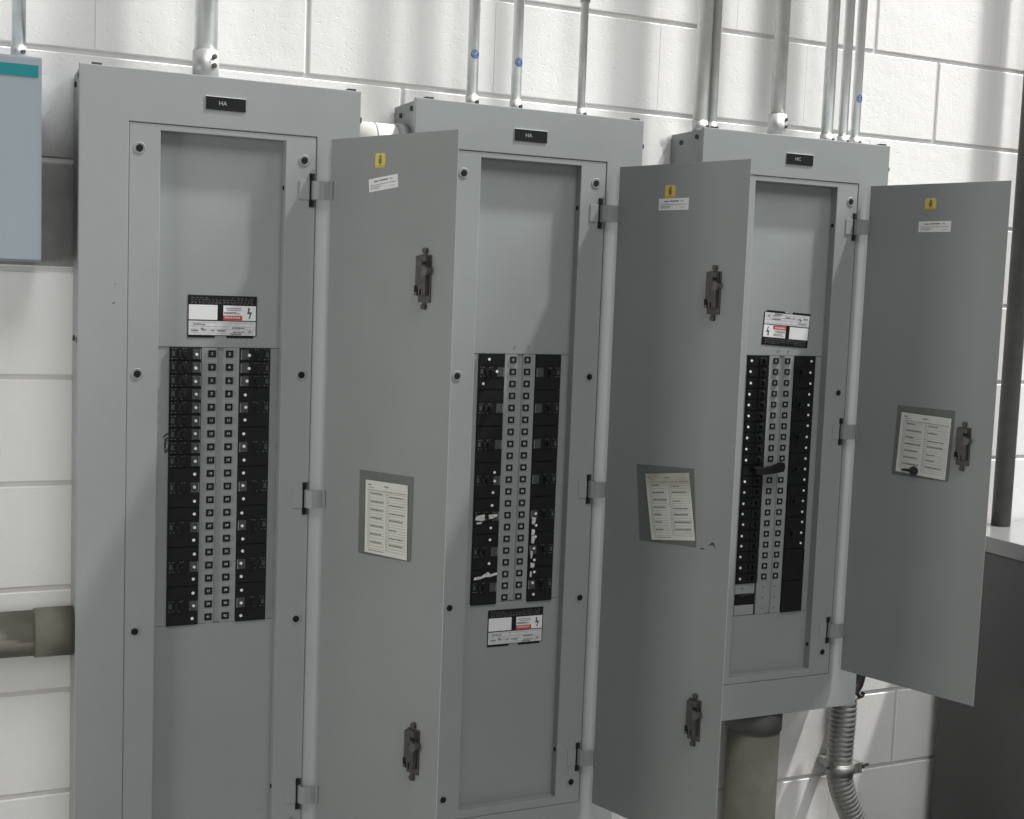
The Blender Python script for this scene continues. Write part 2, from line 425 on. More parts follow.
def card_mesh(quad, name, parent, door_y, pm, seed, nrow=21, gaps=0.0):
    """directory card: corner quad in (u,z); lines drawn in the same quad"""
    (ax, az), (bx, bz), (cx, cz), (dx, dz) = quad   # TL, TR, BR, BL
    cu = (ax + bx + cx + dx) / 4; cv = (az + bz + cz + dz) / 4
    def P(s, t):
        x = (ax * (1 - s) + bx * s) * (1 - t) + (dx * (1 - s) + cx * s) * t
        z = (az * (1 - s) + bz * s) * (1 - t) + (dz * (1 - s) + cz * s) * t
        return (x - cu, z - cv)
    mb = MB()
    def q(s0, s1, t0, t1, y0, y1, m):
        mb.prism([P(s0, t0), P(s1, t0), P(s1, t1), P(s0, t1)], y0, y1, m)
    q(0, 1, 0, 1, -0.0003, 0.0, pm)
    rnd = random.Random(seed)
    y0, y1 = -0.00045, -0.00028
    q(.05, .97, .125, .132, y0, y1, M['ink'])
    for r in range(nrow + 1):
        t = .15 + .78 * r / nrow
        q(.10, .46, t, t + .0045, y0, y1, M['inkgrey']); q(.56, .97, t, t + .0045, y0, y1, M['inkgrey'])
    for s in (.10, .50, .56): q(s, s + .005, .13, .94, y0, y1, M['inkgrey'])
    def words(s0, s1, t, th=.016):
        s = s0
        while s < s1:
            d = rnd.uniform(.02, .07); q(s, min(s + d, s1), t, t + th, y0 - .0001, y1, M['ink']); s += d + .012
    words(.06, .14, .05); words(.45, .55, .055); words(.08, .2, .09, .008)
    for k in range(7):
        t = .165 + .78 / nrow * 3 * k
        if t > .92: break
        words(.13, rnd.choice((.30, .40, .44)), t); words(.58, rnd.choice((.75, .90, .94)), t + rnd.choice((0, .02)))
    words(.10, .45, .955, .010)
    for r in range(nrow):
        t = .155 + .78 * r / nrow
        q(.06, .085, t + .010, t + .022, y0, y1, M['inkgrey']); q(.515, .54, t + .010, t + .022, y0, y1, M['inkgrey'])
    o = mb.build(name, parent, (cu, door_y, cv))
    return o

def latch(door, u, z, y, rz=0):
    mb = MB()
    w, h = 0.0305, 0.085
    mb.box(-w / 2, w / 2, -0.003, 0, -h / 2, h / 2, M['bronze'], 0.0008)
    mb.box(-w / 2 + .002, w / 2 - .004, -0.013, -0.003, -h / 2 + .012, h / 2 - .002, M['bronze'], 0.0018)
    mb.box(-w / 2 + .0005, -w / 2 + .008, -0.0134, -0.012, -h / 2 + .018, -h / 2 + .030, M['hole'], 0)
    mb.box(-w / 2 + .0005, -w / 2 + .006, -0.0136, -0.012, -h / 2 + .012, -h / 2 + .018, M['bronze2'], 0)
    for k in range(4):
        mb.box(-w / 2 + .008 + k * .004, -w / 2 + .0095 + k * .004, -0.0142, -0.012, -h / 2 + .013, -h / 2 + .024, M['bronze2'] if k % 2 else M['hole'], 0)
    mb.box(w / 2 - .012, w / 2 - .002, -0.0136, -0.012, h / 2 - .018, h / 2 - .012, M['hole'], 0)
    # mounting ears
    for s in (1, -1):
        mb.box(-.0045, .0045, -0.003, 0, s * (h / 2 + .005) - .008, s * (h / 2 + .005) + .005, M['bronze'], 0.0006)
        mb.cyl((0, -0.0065, s * (h / 2 + .0075)), (0, 0.0, s * (h / 2 + .0075)), 0.0050, M['bronze'], 16)
    o = mb.build('latch', door, (u, y, z))
    t = MB()
    t.prism([(-.0075, -.008), (.0015, -.0085), (.0055, -.003), (.005, .005), (-.006, .008)], -.0155, -.004, M['bronze2'])
    t.build('latch_tongue', o, (w / 2 - .003, 0, 0.014))
    o['label'] = 'dark zinc door latch'
    return o

def panelboard(idx, xL, zb, label, grows, left, right, hinges, screws, ang, dz0, dz1, spec):
    root = empty('electrical_panelboard', (xL + W / 2, 0.0, zb), label, 'electrical panel')
    ox = -W / 2
    sh = spec.get('shift', 0.0)
    def X(x): return x + ox
    def XS(x): return x + ox + sh
    def Z(z): return z - zb
    rz0 = spec['rim_z0']; gz0 = spec['groove_z0']; GX0 = .0888 + spec.get('lx', 0); RX0 = .1445 + spec.get('lx', 0)
    # enclosure: five-sided steel box
    mb = MB(); t = 0.002
    bx0, bx1, bz0, bz1, yb, yf = X(.003), X(W - .003), Z(zb + .004), Z(TOP - .004), -0.002, YF + .010
    mb.box(bx0, bx1, yb - t, yb, bz0, bz1, M['paint_box'])
    mb.box(bx0, bx0 + t, yf, yb - t, bz0, bz1, M['paint_box']); mb.box(bx1 - t, bx1, yf, yb - t, bz0, bz1, M['paint_box'])
    mb.box(bx0 + t, bx1 - t, yf, yb - t, bz0, bz0 + t, M['paint_box']); mb.box(bx0 + t, bx1 - t, yf, yb - t, bz1 - t, bz1, M['paint_box'])
    enc = mb.build('enclosure', root)
    for (yy, zz) in ((-.045, 1.965), (-.108, 1.972), (-.045, 1.50), (-.108, 1.50)):      # knockout bolts in the side
        b2 = MB(); b2.cyl((0, 0, 0), (-.003, 0, 0), .0052, M['seam'], 14); b2.build('side_bolt', enc, (bx0, yy, Z(zz)))
    # trim front and its inner rim
    mb = MB()
    mb.frame(X(0), X(W), 0, Z(TOP), X(GX0), X(GX1), Z(gz0), Z(GZ1), YF, YF + .010, M['paint'])
    mb.build('trim_cover', root)
    mb = MB()
    e = .0009
    mb.frame(X(GX0) + .0002, X(GX1) - .0006, Z(gz0) + e, Z(GZ1) - e, X(RX0), X(RX1), Z(rz0), Z(RZ1), YF + .0012, YD, M['paint'])
    mb.box(X(GX0) - .001, X(GX1) + .001, YF + .009, YF + .0095, Z(GZ1) - e - .001, Z(GZ1) + .001, M['seam'])
    mb.build('door_rim', root)
    # deadfront plates
    mb = MB()
    z_top, z_bot = spec['bz1'], spec['bz0']
    mb.box(X(.125), X(.392), YD - .0012, YD + .0005, Z(z_top), Z(RZ1 + .006), M['paint_inner'], 0.0005)
    mb.build('upper_deadfront', root)
    mb = MB()
    mb.box(X(.125), X(.392), YD - .0012, YD + .0005, Z(rz0 - .008), Z(z_bot), M['paint_inner'], 0.0005)
    mb.build('lower_deadfront', root)
    mb = MB()
    mb.box(X(.125), XS(BL0), YD, YD + .002, Z(z_bot) + .0007, Z(z_top) - .0007, M['paint_inner'])
    mb.box(XS(BR1), X(.392), YD, YD + .002, Z(z_bot) + .0007, Z(z_top) - .0007, M['paint_inner'])
    mb.box(X(.125), X(.392), YD + .0035, YD + .0045, Z(z_bot) - .004, Z(z_top) + .004, M['seam'])
    mb.build('deadfront_side_strip', root)
    # centre strip with its channel
    mb = MB()
    pts = [(BL1 + .0004, 0), (BL1 + .0004, -.0015), (.2535, -.0015), (.2555, .0025), (.2665, .0025), (.2685, -.0015), (SR0, -.0015), (SR0, 0.003), (BL1 + .0004, .003)]
    b = bmesh.new()
    A = [b.verts.new((XS(x), YD + y, Z(z_bot) + .0008)) for x, y in pts]; B = [b.verts.new((XS(x), YD + y, Z(z_top) - .0008)) for x, y in pts]
    n = len(pts)
    for k in range(n): b.faces.new([A[k], A[(k + 1) % n], B[(k + 1) % n], B[k]])
    b.faces.new(A); b.faces.new(B); bmesh.ops.recalc_face_normals(b, faces=b.faces)
    mb.merge(b, M['paint_inner'])
    cs = mb.build('number_strip', root)
    # numbered windows
    P = .0254
    for r in range(grows):
        z = z_top - P * (r + .5) + .0005
        for c, xx in ((0, .2442), (1, .2770)):
            if r in spec.get('dots', ()):
                d = MB(); d.cyl((0, -.0006, 0), (0, .0005, 0), .0014, M['hole'], 10)
                d.build('strip_screw_hole', cs, (XS(xx), YD - .0015, Z(z))); continue
            if r in spec.get('nowin', ()): continue
            m2 = MB()
            m2.frame(-.0070, .0070, -.0066, .0066, -.0037, .0037, -.0034, .0034, -.0022, .0004, M['black'], 0.0003)
            m2.box(-.0042, .0042, -.0006, .0002, -.0038, .0038, M['window_dark'] if idx == 0 else M['window'])
            num = str(2 * r + 1 + c)
            m2.text(num, Matrix.Translation((0, -.0008, 0)), M['digit'], (.0078 if len(num) == 1 else .0068) if idx == 0 else .0058, .00015)
            m2.build('number_window', cs, (XS(xx), YD - .0015, Z(z)))
    # breakers (dotted rows carry a white stick-on dot at the inner end)
    rnd = random.Random(20 + idx)
    cache = {}
    def breaker(side, r0, poles, style, dots, toggle=True, dotpos=None):
        w = (BL1 - BL0) if side == 'L' else (BR1 - BR0)
        xc = XS((BL0 + BL1) / 2) if side == 'L' else XS((BR0 + BR1) / 2)
        h = P * poles; zc = Z(z_top - P * r0 - h / 2)
        key = (side, poles, style)
        name = 'circuit_breaker'
        if key not in cache:
            o = breaker_mesh(w, h, poles, side == 'R', style).build(name, root, (xc, YD, zc)); cache[key] = o
        else: o = dup(cache[key], root, (xc, YD, zc))
        if toggle:
            s = 1 if side == 'L' else -1
            hk = ('h', side, style)
            lo = (s * -w * .10 if style != 'plain' else s * w * .16, 0, 0)
            if hk not in cache: cache[hk] = handle_mesh(side == 'R').build('breaker_handle', o, lo)
            else: dup(cache[hk], o, lo)
        s = 1 if side == 'L' else -1
        for q in range(poles):
            if q in dots:
                dx, dz = dots[q] if isinstance(dots, dict) else (0, 0)
                lo = (s * w * .33 + dx, -0.0068, h / 2 - P * (q + .5) + dz)
                if 'dot' not in cache:
                    d = MB(); d.cyl((0, 0, 0), (0, -.0008, 0), .0029, M['sticker'], 14); cache['dot'] = d.build('white_dot_sticker', o, lo)
                else: dup(cache['dot'], o, lo)
        return o
    for a in left: breaker('L', *a)
    for a in right: breaker('R', *a)
    # backing behind breakers
    # trim screws
    first = None
    for (x, z) in screws:
        if first is None: first = screw_mesh().build('cover_screw', root, (X(x), YF + .0008, Z(z)))
        else: dup(first, root, (X(x), YF + .0008, Z(z)))
    # clamp tabs on the top edge
    for x in (.030, W - .018):
        mb = MB(); mb.box(-.0085, .0085, YF + .002, YF + .018, 0, .004, M['screw'], .001)
        mb.build('trim_clamp', root, (X(x), 0, Z(TOP)))
    mb = MB(); mb.cyl((0, 0, 0), (.003, 0, 0), .006, M['hole'], 12); mb.build('side_screw', root, (X(W) - .0005, YF + .006, Z(1.936)))
    # small catch holes on the rim's right return
    for z in (1.797, spec.get('catch2', 0.62)):
        mb = MB(); mb.cyl((0, 0, 0), (-.0012, 0, 0), .0045, M['hole'], 10); mb.build('rim_screw', root, (X(RX1) - .0001, YF + .012, Z(z)))
    # name plate
    mb = MB()
    mb.box(-.0365, .0365, -.0016, 0, -.0118, .0118, M['black'], .0003)
    mb.box(-.0372, .0372, -.0018, 0, .0114, .0124, M['white'], 0)
    mb.text(spec['name'], Matrix.Translation((-.006, -.0018, 0)), M['engraved'], .0110, .0002)
    mb.build('name_plate', root, (X(spec['name_x']), YF, Z(spec['name_z'])))['label'] = 'small black engraved plate reading ' + spec['name']
    # rating plate
    tx, tz = spec['tag']
    rp = rating_tag(root, (X(tx), YD - .0012, Z(tz)), spec.get('flip', False))
    if spec.get('flip'): rp.rotation_euler = (0, PI + R(3.2), 0)
    for (x, z) in spec.get('plate_dots', ()):
        d = MB(); d.cyl((0, -.0012, 0), (0, 0, 0), .0018, M['mark'], 10); d.build('plate_rivet', root, (X(x), YD - .0012, Z(z)))
    for fn in spec.get('extras', ()): fn(root, XS, Z)
    # door, hung on the right of its opening and swung wide
    hx, hy = X(W - .0594), YF - .0108
    dm = MB(); dw = .3330; hh = dz1 - dz0; th = .0015
    dm.box(0, dw, 0, th, 0, hh, M['paint_door'], .0005)
    dm.box(0, .0015, th, .0045, .001, hh - .001, M['paint'])
    dm.box(.0015, dw - .0015, th, .0045, .0, .0015, M['paint']); dm.box(.0015, dw - .0015, th, .0045, hh - .0015, hh, M['paint'])
    door = dm.build('door', root, (hx, hy, Z(dz0)))
    # the closed door would lie at rotation 180 about its hinge; inner face looks back towards the opening
    door.rotation_euler = (0, 0, -ang)
    S = spec['door']
    def D(z): return z - dz0
    (su, sz, sh) = S['yellow']
    mb = MB(); pts = []
    for cx, cz, a0 in ((.0095, sh / 2 - .004, 0), (-.0095, sh / 2 - .004, 90), (-.0095, -sh / 2 + .004, 180), (.0095, -sh / 2 + .004, 270)):
        for k in range(4): pts.append((cx + .0038 * math.cos(R(a0 + 30 * k)), cz + .0038 * math.sin(R(a0 + 30 * k))))
    mb.prism(pts, -.0005, 0, M['yellow'])
    mb.cyl((0.0005, -.0007, sh * .24), (0.0005, -.0004, sh * .24), .0032, M['olive'], 12)
    mb.prism([(-.0036, sh * .12), (.0040, sh * .12), (.0044, -sh * .14), (.0012, -sh * .30), (-.0024, -sh * .28), (-.0042, -sh * .08)], -.0007, -.0004, M['olive'])
    mb.box(-.008, .008, -.0007, -.0004, -sh * .41, -sh * .37, M['olive'])
    mb.build('yellow_sticker', door, (su, 0, D(sz)))
    (lu, lz, rot) = S['white']
    mb = MB(); T = Matrix.Rotation(-rot, 4, 'Y')
    mb.box(-.0385, .0385, -.0005, 0, -.012, .012, M['white'], 0, T)
    rn = random.Random(5)
    def dashes(x0, x1, z, hgt, m, k=1.0):
        x = x0
        while x < x1:
            d = rn.uniform(.0012, .0035) * k; mb.box(x, min(x + d, x1), -.0007, -.0004, z - hgt / 2, z + hgt / 2, m, 0, T); x += d + .0007
    dashes(-.024, -.013, .0058, .0024, M['ink']); dashes(-.010, .013, .0062, .0024, M['ink']); dashes(.018, .025, .0062, .0020, M['inkgrey'])
    dashes(-.033, .033, -.0005, .0012, M['inkgrey']); dashes(-.034, -.006, -.0040, .0012, M['inkgrey']); dashes(-.034, -.010, -.0070, .0014, M['inkgrey']); dashes(.019, .030, -.0065, .0010, M['inkgrey'])
    mb.build('white_label', door, (lu, 0, D(lz)))
    for (u, z) in S['latches']: latch(door, u, D(z), 0)
    pk = S['pocket']; cu = sum(p[0] for p in pk) / 4; cv = sum(p[1] for p in pk) / 4
    mb = MB()
    mb.prism([(p[0] - cu, p[1] - cv) for p in pk], -.0006, -.0001, M['pocket'])
    a, b_, c_, d_ = [(p[0] - cu, p[1] - cv) for p in pk]
    for p, q in ((a, d_), (d_, c_), (c_, b_)):             # welded edges, open at the top
        v = Vector((q[0] - p[0], 0, q[1] - p[1])); nrm = Vector((v.z, 0, -v.x)).normalized() * .0022
        mb.prism([p, q, (q[0] + nrm.x, q[1] + nrm.z), (p[0] + nrm.x, p[1] + nrm.z)], -.0012, -.0005, M['pocket'])
    mb.build('card_pocket', door, (cu, 0, D(cv)))['label'] = 'clear plastic directory sleeve'
    card_mesh([(u, D(z)) for u, z in S['card']], 'directory_card', door, -.0014, S['paper'], idx + 3)
    for fn in S.get('extras', ()): fn(door, D)
    # hinges: a slot in the rim, a strap bowing over the trim and a leaf on the door
    for (z, x, key) in hinges:
        hg = MB()
        hg.box(X(x) - .0245, X(x) - .002, YF - .0004, YF + .0014, -.0185, .0185, M['paint'], .0008)
        hs = .0175
        prof = [(x, YF + .002), (x + .0025, YF - .0075), (x + .010, YF - .0135), (x + .020, YF - .0145), (x + .027, YF - .0135), (x + .0315, YF - .0122)]
        prof = [(X(a), b) for a, b in prof]
        # leaf lying on the door's inner face
        e = Vector((math.cos(ang), -math.sin(ang), 0)); nn = Vector((-math.sin(ang), -math.cos(ang), 0))
        p1 = Vector((hx, hy, 0)) + nn * .0012 + e * .001; p2 = p1 + e * .007
        prof += [(p1.x, p1.y), (p2.x, p2.y)]
        b = bmesh.new(); fr = []; 
        for k, (a, c) in enumerate(prof):
            q0 = Vector(prof[max(k - 1, 0)]); q1 = Vector(prof[min(k + 1, len(prof) - 1)]); tdir = (q1 - q0).normalized(); nrm = Vector((tdir.y, -tdir.x)) * .0018
            fr.append([b.verts.new((a, c, -hs)), b.verts.new((a, c, hs)), b.verts.new((a + nrm.x, c + nrm.y, hs)), b.verts.new((a + nrm.x, c + nrm.y, -hs))])
        for k in range(len(fr) - 1):
            for j in range(4): b.faces.new([fr[k][j], fr[k][(j + 1) % 4], fr[k + 1][(j + 1) % 4], fr[k + 1][j]])
        b.faces.new(fr[0]); b.faces.new(fr[-1]); bmesh.ops.recalc_face_normals(b, faces=b.faces)
        hg.merge(b, M['paint_door'])
        ho = hg.build('hinge', root, (0, 0, Z(z)))
        sl = MB(); sl.box(-.0030, .0030, YF - .0006, YF + .002, -.0318, .0318, M['hole'])
        sl.box(.0030, .0075, YF - .0002, YF + .0016, .0190, .0318, M['seam']); sl.box(.0030, .0075, YF - .0002, YF + .0016, -.0318, -.0190, M['seam'])
        sl.build('hinge_slot', ho, (X(x) - .0022, 0, 0))
    return root, door

def jit(rows, seed, dx=.0, amp=.0014, ampz=.0016):
    r = random.Random(seed)
    return {q: (dx + r.uniform(-amp, amp), r.uniform(-ampz, ampz)) for q in rows}

# --- left panel
P1 = -0.4460; P2 = 0.1831; P3 = 0.8509
def scribble(root, X, Z):
    mb = MB(); r = random.Random(2)
    for k in range(9):
        z = 1.325 - k * .0042
        x0 = .1565 + r.uniform(-.001, .002); x1 = x0 + r.uniform(.003, .007)
        mb.prism([(x0, z), (x1, z + .0035), (x1 + .001, z + .0018), (x0 + .001, z - .0022)], -.0006, -.0001, M['hole'])
    mb.box(.162, .168, -.0004, 0, 1.3135, 1.3150, M['ink'])
    o = mb.build('pen_scribble', root, (X(0), YD, Z(0)))
def scratches(root, X, Z):
    mb = MB()
    mb.prism([(.062, 1.602), (.0655, 1.6045), (.066, 1.6035)], -.0003, 0, M['seam'])
    mb.prism([(.0595, 1.569), (.0635, 1.5715), (.064, 1.5700), (.061, 1.5675)], -.0003, 0, M['seam'])
    mb.build('paint_chip', root, (X(0), YF, Z(0)))
left1 = [(r, 1, 'single', jit([0], 30 + r)) for r in range(9)] + [(9 + 3 * k, 3, 'triple', jit([0, 1, 2], 60 + k)) for k in range(4)]
right1 = [(r, 1, 'single', jit([0], 90 + r, dx=(.008, .008, .004)[r], amp=.0008)) for r in range(3)] + [(3 + 3 * k, 3, 'triple', jit([0, 1, 2], 120 + k, dx=.001 - .0003 * k, amp=.0016)) for k in range(6)]
door1 = dict(yellow=(.1368, 1.848, .0265), white=(.1468, 1.806, R(6.0)), latches=[(.2632, 1.6335), (.2710, .7655)],
             pocket=[(.1070, 1.2698), (.2483, 1.2735), (.2472, 1.1178), (.1085, 1.1112)],
             card=[(.1229, 1.2527), (.2360, 1.2562), (.2390, 1.1174), (.1250, 1.1150)], paper=M['paper'])
hinges12 = [(1.795, .4245, 0), (1.1985, .4245, 0), (.6015, .4245, 0)]
scr12 = [(.1075, 1.8500), (.4085, 1.8500), (.1075, 1.4405), (.4120, 1.4405), (.1080, .9575), (.4120, .9590), (.1080, .5455), (.4100, .5455)]
pb1, d1 = panelboard(0, P1, .402, 'leftmost tall grey panelboard with open door, plate reading HA and single breakers at upper left',
    21, left1, right1, hinges12, [(x - (.003 if x < .2 else .0), z) for x, z in scr12], R(65.12), .496, 1.8931,
    dict(lx=-.0030, rim_z0=.516, groove_z0=.497, bz1=1.4905, bz0=.9571, name='HA', name_z=1.9418, name_x=.2580, tag=(.2625, 1.5485), extras=[scribble, scratches], door=door1))

# --- middle panel
def torn(root, X, Z):
    # torn strips of white tape left across the breakers
    def strip(name, pts, y):
        mb = MB(); mb.prism(pts, -.0012, 0, M['chip']); mb.build(name, root, (X(0), YD + y, Z(0)))
    strip('torn_tape', [(.1670, 1.1375), (.1700, 1.1455), (.1850, 1.1485), (.1990, 1.1475), (.2180, 1.1480), (.2165, 1.1430), (.2060, 1.1400), (.1950, 1.1375), (.1820, 1.1355)], -.0085)
    strip('torn_tape', [(.1700, 1.1290), (.1720, 1.1325), (.1830, 1.1330), (.1810, 1.1290)], -.0085)
    strip('torn_tape', [(.1690, 1.0095), (.1700, 1.0150), (.1860, 1.0170), (.1940, 1.0215), (.2010, 1.0255), (.2070, 1.0200), (.2220, 1.0235), (.2225, 1.0185), (.2060, 1.0145), (.1960, 1.0150), (.1830, 1.0110)], -.0085)
    for z0, z1, w in ((1.139, 1.124, .0085), (1.113, 1.100, .0075), (1.098, 1.083, .0085), (1.040, 1.030, .010), (1.066, 1.050, .004), (1.022, 1.010, .004)):
        strip('torn_tape', [(.2995, z0), (.2995 + w, z0 - .002), (.2995 + w * .95, z0 - .008), (.2995 + w * .6, z1 - .002), (.2990, z1)], -.0085)
left2 = [(0, 3, 'triple', {0: (-.027, .001), 1: (-.009, .001), 2: (-.039, .001)}), (3, 3, 'triple', {}), (6, 3, 'triple', {}), (9, 3, 'triple', {0: (-.006, -.008), 1: (-.005, -.001), 2: (-.008, 0)}),
         (12, 3, 'triple', {0: (-.009, -.002), 1: (-.009, 0), 2: (-.010, .001)}), (15, 3, 'triple', {}), (18, 3, 'triple', {})]
left2[5] = (15, 3, 'triple', {0: (-.011, .001), 2: (-.011, .001)})
right2 = [(3 * k, 3, 'triple', {}) for k in range(4)] + [(12, 3, 'triple', {1: (.002, .002), 2: (.004, .002)}), (15, 3, 'triple', {0: (.0035, .003), 1: (.001, .003), 2: (.003, .003)}), (18, 3, 'triple', {0: (.004, .002), 1: (.001, .004), 2: (.004, .004)})]
def scuff(door, D):
    mb = MB()
    mb.prism([(.2790, 1.1215), (.2890, 1.1320), (.2925, 1.1315), (.2995, 1.1190), (.2940, 1.1240), (.2905, 1.1262), (.2850, 1.1250)], -.0003, 0, M['seam'])
    mb.prism([(.2580, 1.1145), (.2680, 1.1165), (.2710, 1.1145), (.2650, 1.1125)], -.0003, 0, M['seam'])
    mb.build('scuff_mark', door, (0, 0, D(0)))
door2 = dict(yellow=(.1385, 1.8315, .0265), white=(.1487, 1.8055, 0.0), latches=[(.2630, 1.6285), (.2685, .7615)],
             pocket=[(.0865, 1.2640), (.2330, 1.2735), (.2482, 1.1160), (.1040, 1.1060)],
             card=[(.1090, 1.2465), (.2237, 1.2635), (.2475, 1.1280), (.1349, 1.1107)], paper=M['paper_stained'], extras=[scuff])
pb2, d2 = panelboard(1, P2, .402, 'middle grey panelboard with open door and torn white tape on its black breakers',
    21, left2, right2, [(1.788, .4215, 0), (1.1975, .4220, 0), (.6010, .4235, 0)], scr12, R(70.38), .4952, 1.8872,
    dict(rim_z0=.516, groove_z0=.497, bz1=1.4865, bz0=.9571 , name='HA', name_z=1.9360, name_x=.2525, tag=(.2700, .8998), shift=-.0030, plate_dots=((.2440, 1.502), (.2760, 1.502)),
         extras=[torn], door=door2))

# --- right panel
def right_extras(root, X, Z):
    P = .0254; zt = 1.4910
    # blank fillers and the empty pole space at the foot of the left column
    for r, nm in ((21, 'blank_filler'), (23, 'blank_filler')):
        mb = MB(); z = zt - P * (r + .5)
        mb.box(BL0 + .0005, BL1 - .0045, -.0012, .002, -.0118, .0118, M['paint'], .0008)
        if r == 21: mb.cyl((.186, -.0016, .001), (.186, 0, .001), .0022, M['screw'], 10)
        mb.build(nm, root, (X(0), YD, Z(z)))
    mb = MB(); mb.box(BL0, BL1, .004, .005, -.04, .04, M['hole']); mb.prism([(BL0 + .012, .0095), (BL0 + .055, .0135), (BL0 + .054, .0105), (BL0 + .020, .0065)], .001, .003, M['seam'])
    mb.build('empty_pole_space', root, (X(0), YD - .001, Z(zt - P * 22.5)))
    # handle extension thrown across the number strip
    mb = MB()
    zc = zt - P * 10.5
    P3SH = -.0030
    pts = [(x - P3SH, z - zc) for x, z in [(.1830, 1.2215), (.1830, 1.2330), (.2058, 1.2333), (.2335, 1.2359), (.2571, 1.2445), (.2610, 1.2440), (.2640, 1.2343), (.2613, 1.2238), (.2346, 1.2198), (.2058, 1.2170), (.1900, 1.2190)]]
    mb.prism(pts, -.030, -.016, M['black'])
    mb.box(.192, .210, -.022, -.006, 1.2200 - zc, 1.2310 - zc, M['black'], .001)
    mb.build('handle_lock_arm', root, (X(0), YD, Z(zc)))
    mb = MB()
    # solid black six-pole main breaker at the foot of the right column
    for k in range(2):
        mb.box(BR0 + .0004, BR1 - .0004, -.0062, .02, -P * 3 * (k + 1) + .0006, -P * 3 * k - .0006, M['black'], .0008)
        for q in (1, 2): mb.box(BR0 + .004, BR1 - .004, -.0066, -.006, -P * (3 * k + q) - .0003, -P * (3 * k + q) + .0003, M['black2'])
    mb.build('blank_breaker', root, (X(0), YD, Z(zt - P * 18)))
left3 = [(r, 1, 'plain', {0: (-.042 + random.Random(r).uniform(-.0015, .0015), random.Random(r + 5).uniform(-.0012, .0012))} if r != 10 else {}) for r in range(21)]
right3 = [(3 * k, 3, 'plain', {q: (-.027 * -1 * -1 + random.Random(k * 3 + q).uniform(-.001, .001) + .0, random.Random(k + q * 7).uniform(-.0012, .0012)) for q in range(3)}) for k in range(6)]
right3 = [(r0, n, st, {q: (.0345 + (.020 - .020) + random.Random(r0 + q).uniform(-.001, .001), v[1]) for q, v in d.items()}) for r0, n, st, d in right3]
door3 = dict(yellow=(.1520, 1.8475, .0255), white=(.1650, 1.7965, R(.3)), latches=[(.2688, 1.3115)],
             pocket=[(.1080, 1.3885), (.2420, 1.3880), (.2370, 1.2290), (.1020, 1.2290)],
             card=[(.1160, 1.3733), (.2370, 1.3700), (.2315, 1.2300), (.1100, 1.2356)], paper=M['paper'])
pb3, d3 = panelboard(2, P3, .640, 'shorter rightmost grey panelboard with open door and black lever crossing its numbers',
    24, left3, right3, [(1.796, .4260, 0), (1.3147, .4235, 0), (.8340, .4215, 0)],
    [(.1075, 1.8535), (.4120, 1.8535), (.1075, 1.4065), (.4095, 1.4065), (.1080, .7810), (.4090, .7810)], R(70.26), .7364, 1.8923,
    dict(rim_z0=.742, groove_z0=.725, bz1=1.4915, bz0=.8808, name='HC', name_z=1.9394, name_x=.2600, tag=(.2650, 1.5530), flip=True, shift=-.0030, nowin=(10,), dots=(21, 22, 23),
         plate_dots=((.2470, 1.5035), (.2760, 1.5035)), catch2=.80, extras=[right_extras], door=door3))

# key tucked in the pocket of the right door
ang3 = R(70.26); hx3 = P3 + W - .0594; hy3 = YF - .0108
def door_pt(u, off, z):
    e = Vector((math.cos(ang3), -math.sin(ang3), 0)); n = Vector((-math.sin(ang3), -math.cos(ang3), 0))
    return Vector((hx3, hy3, 0)) + e * u + n * off + Vector((0, 0, z))
kp = door_pt(.1555, .0019, 1.2415)
mb = MB()
mb.cyl((0, 0, 0), (0, -.0024, 0), .0105, M['cable'], 24)
mb.prism([(-.009, -.0030), (-.030, -.0020), (-.030, .0010), (-.024, .0030), (-.009, .0034)], -.0020, -.0002, M['cable'])
mb.ring((0, -.0024, .001), 'y', .0045, .0025, .0004, M['seam'], 14)
ko = mb.build('key', None, kp); ko.rotation_euler = (0, 0, -ang3)
tag(ko, 'small dark round-headed key at the foot of the card on the rightmost door', 'key')

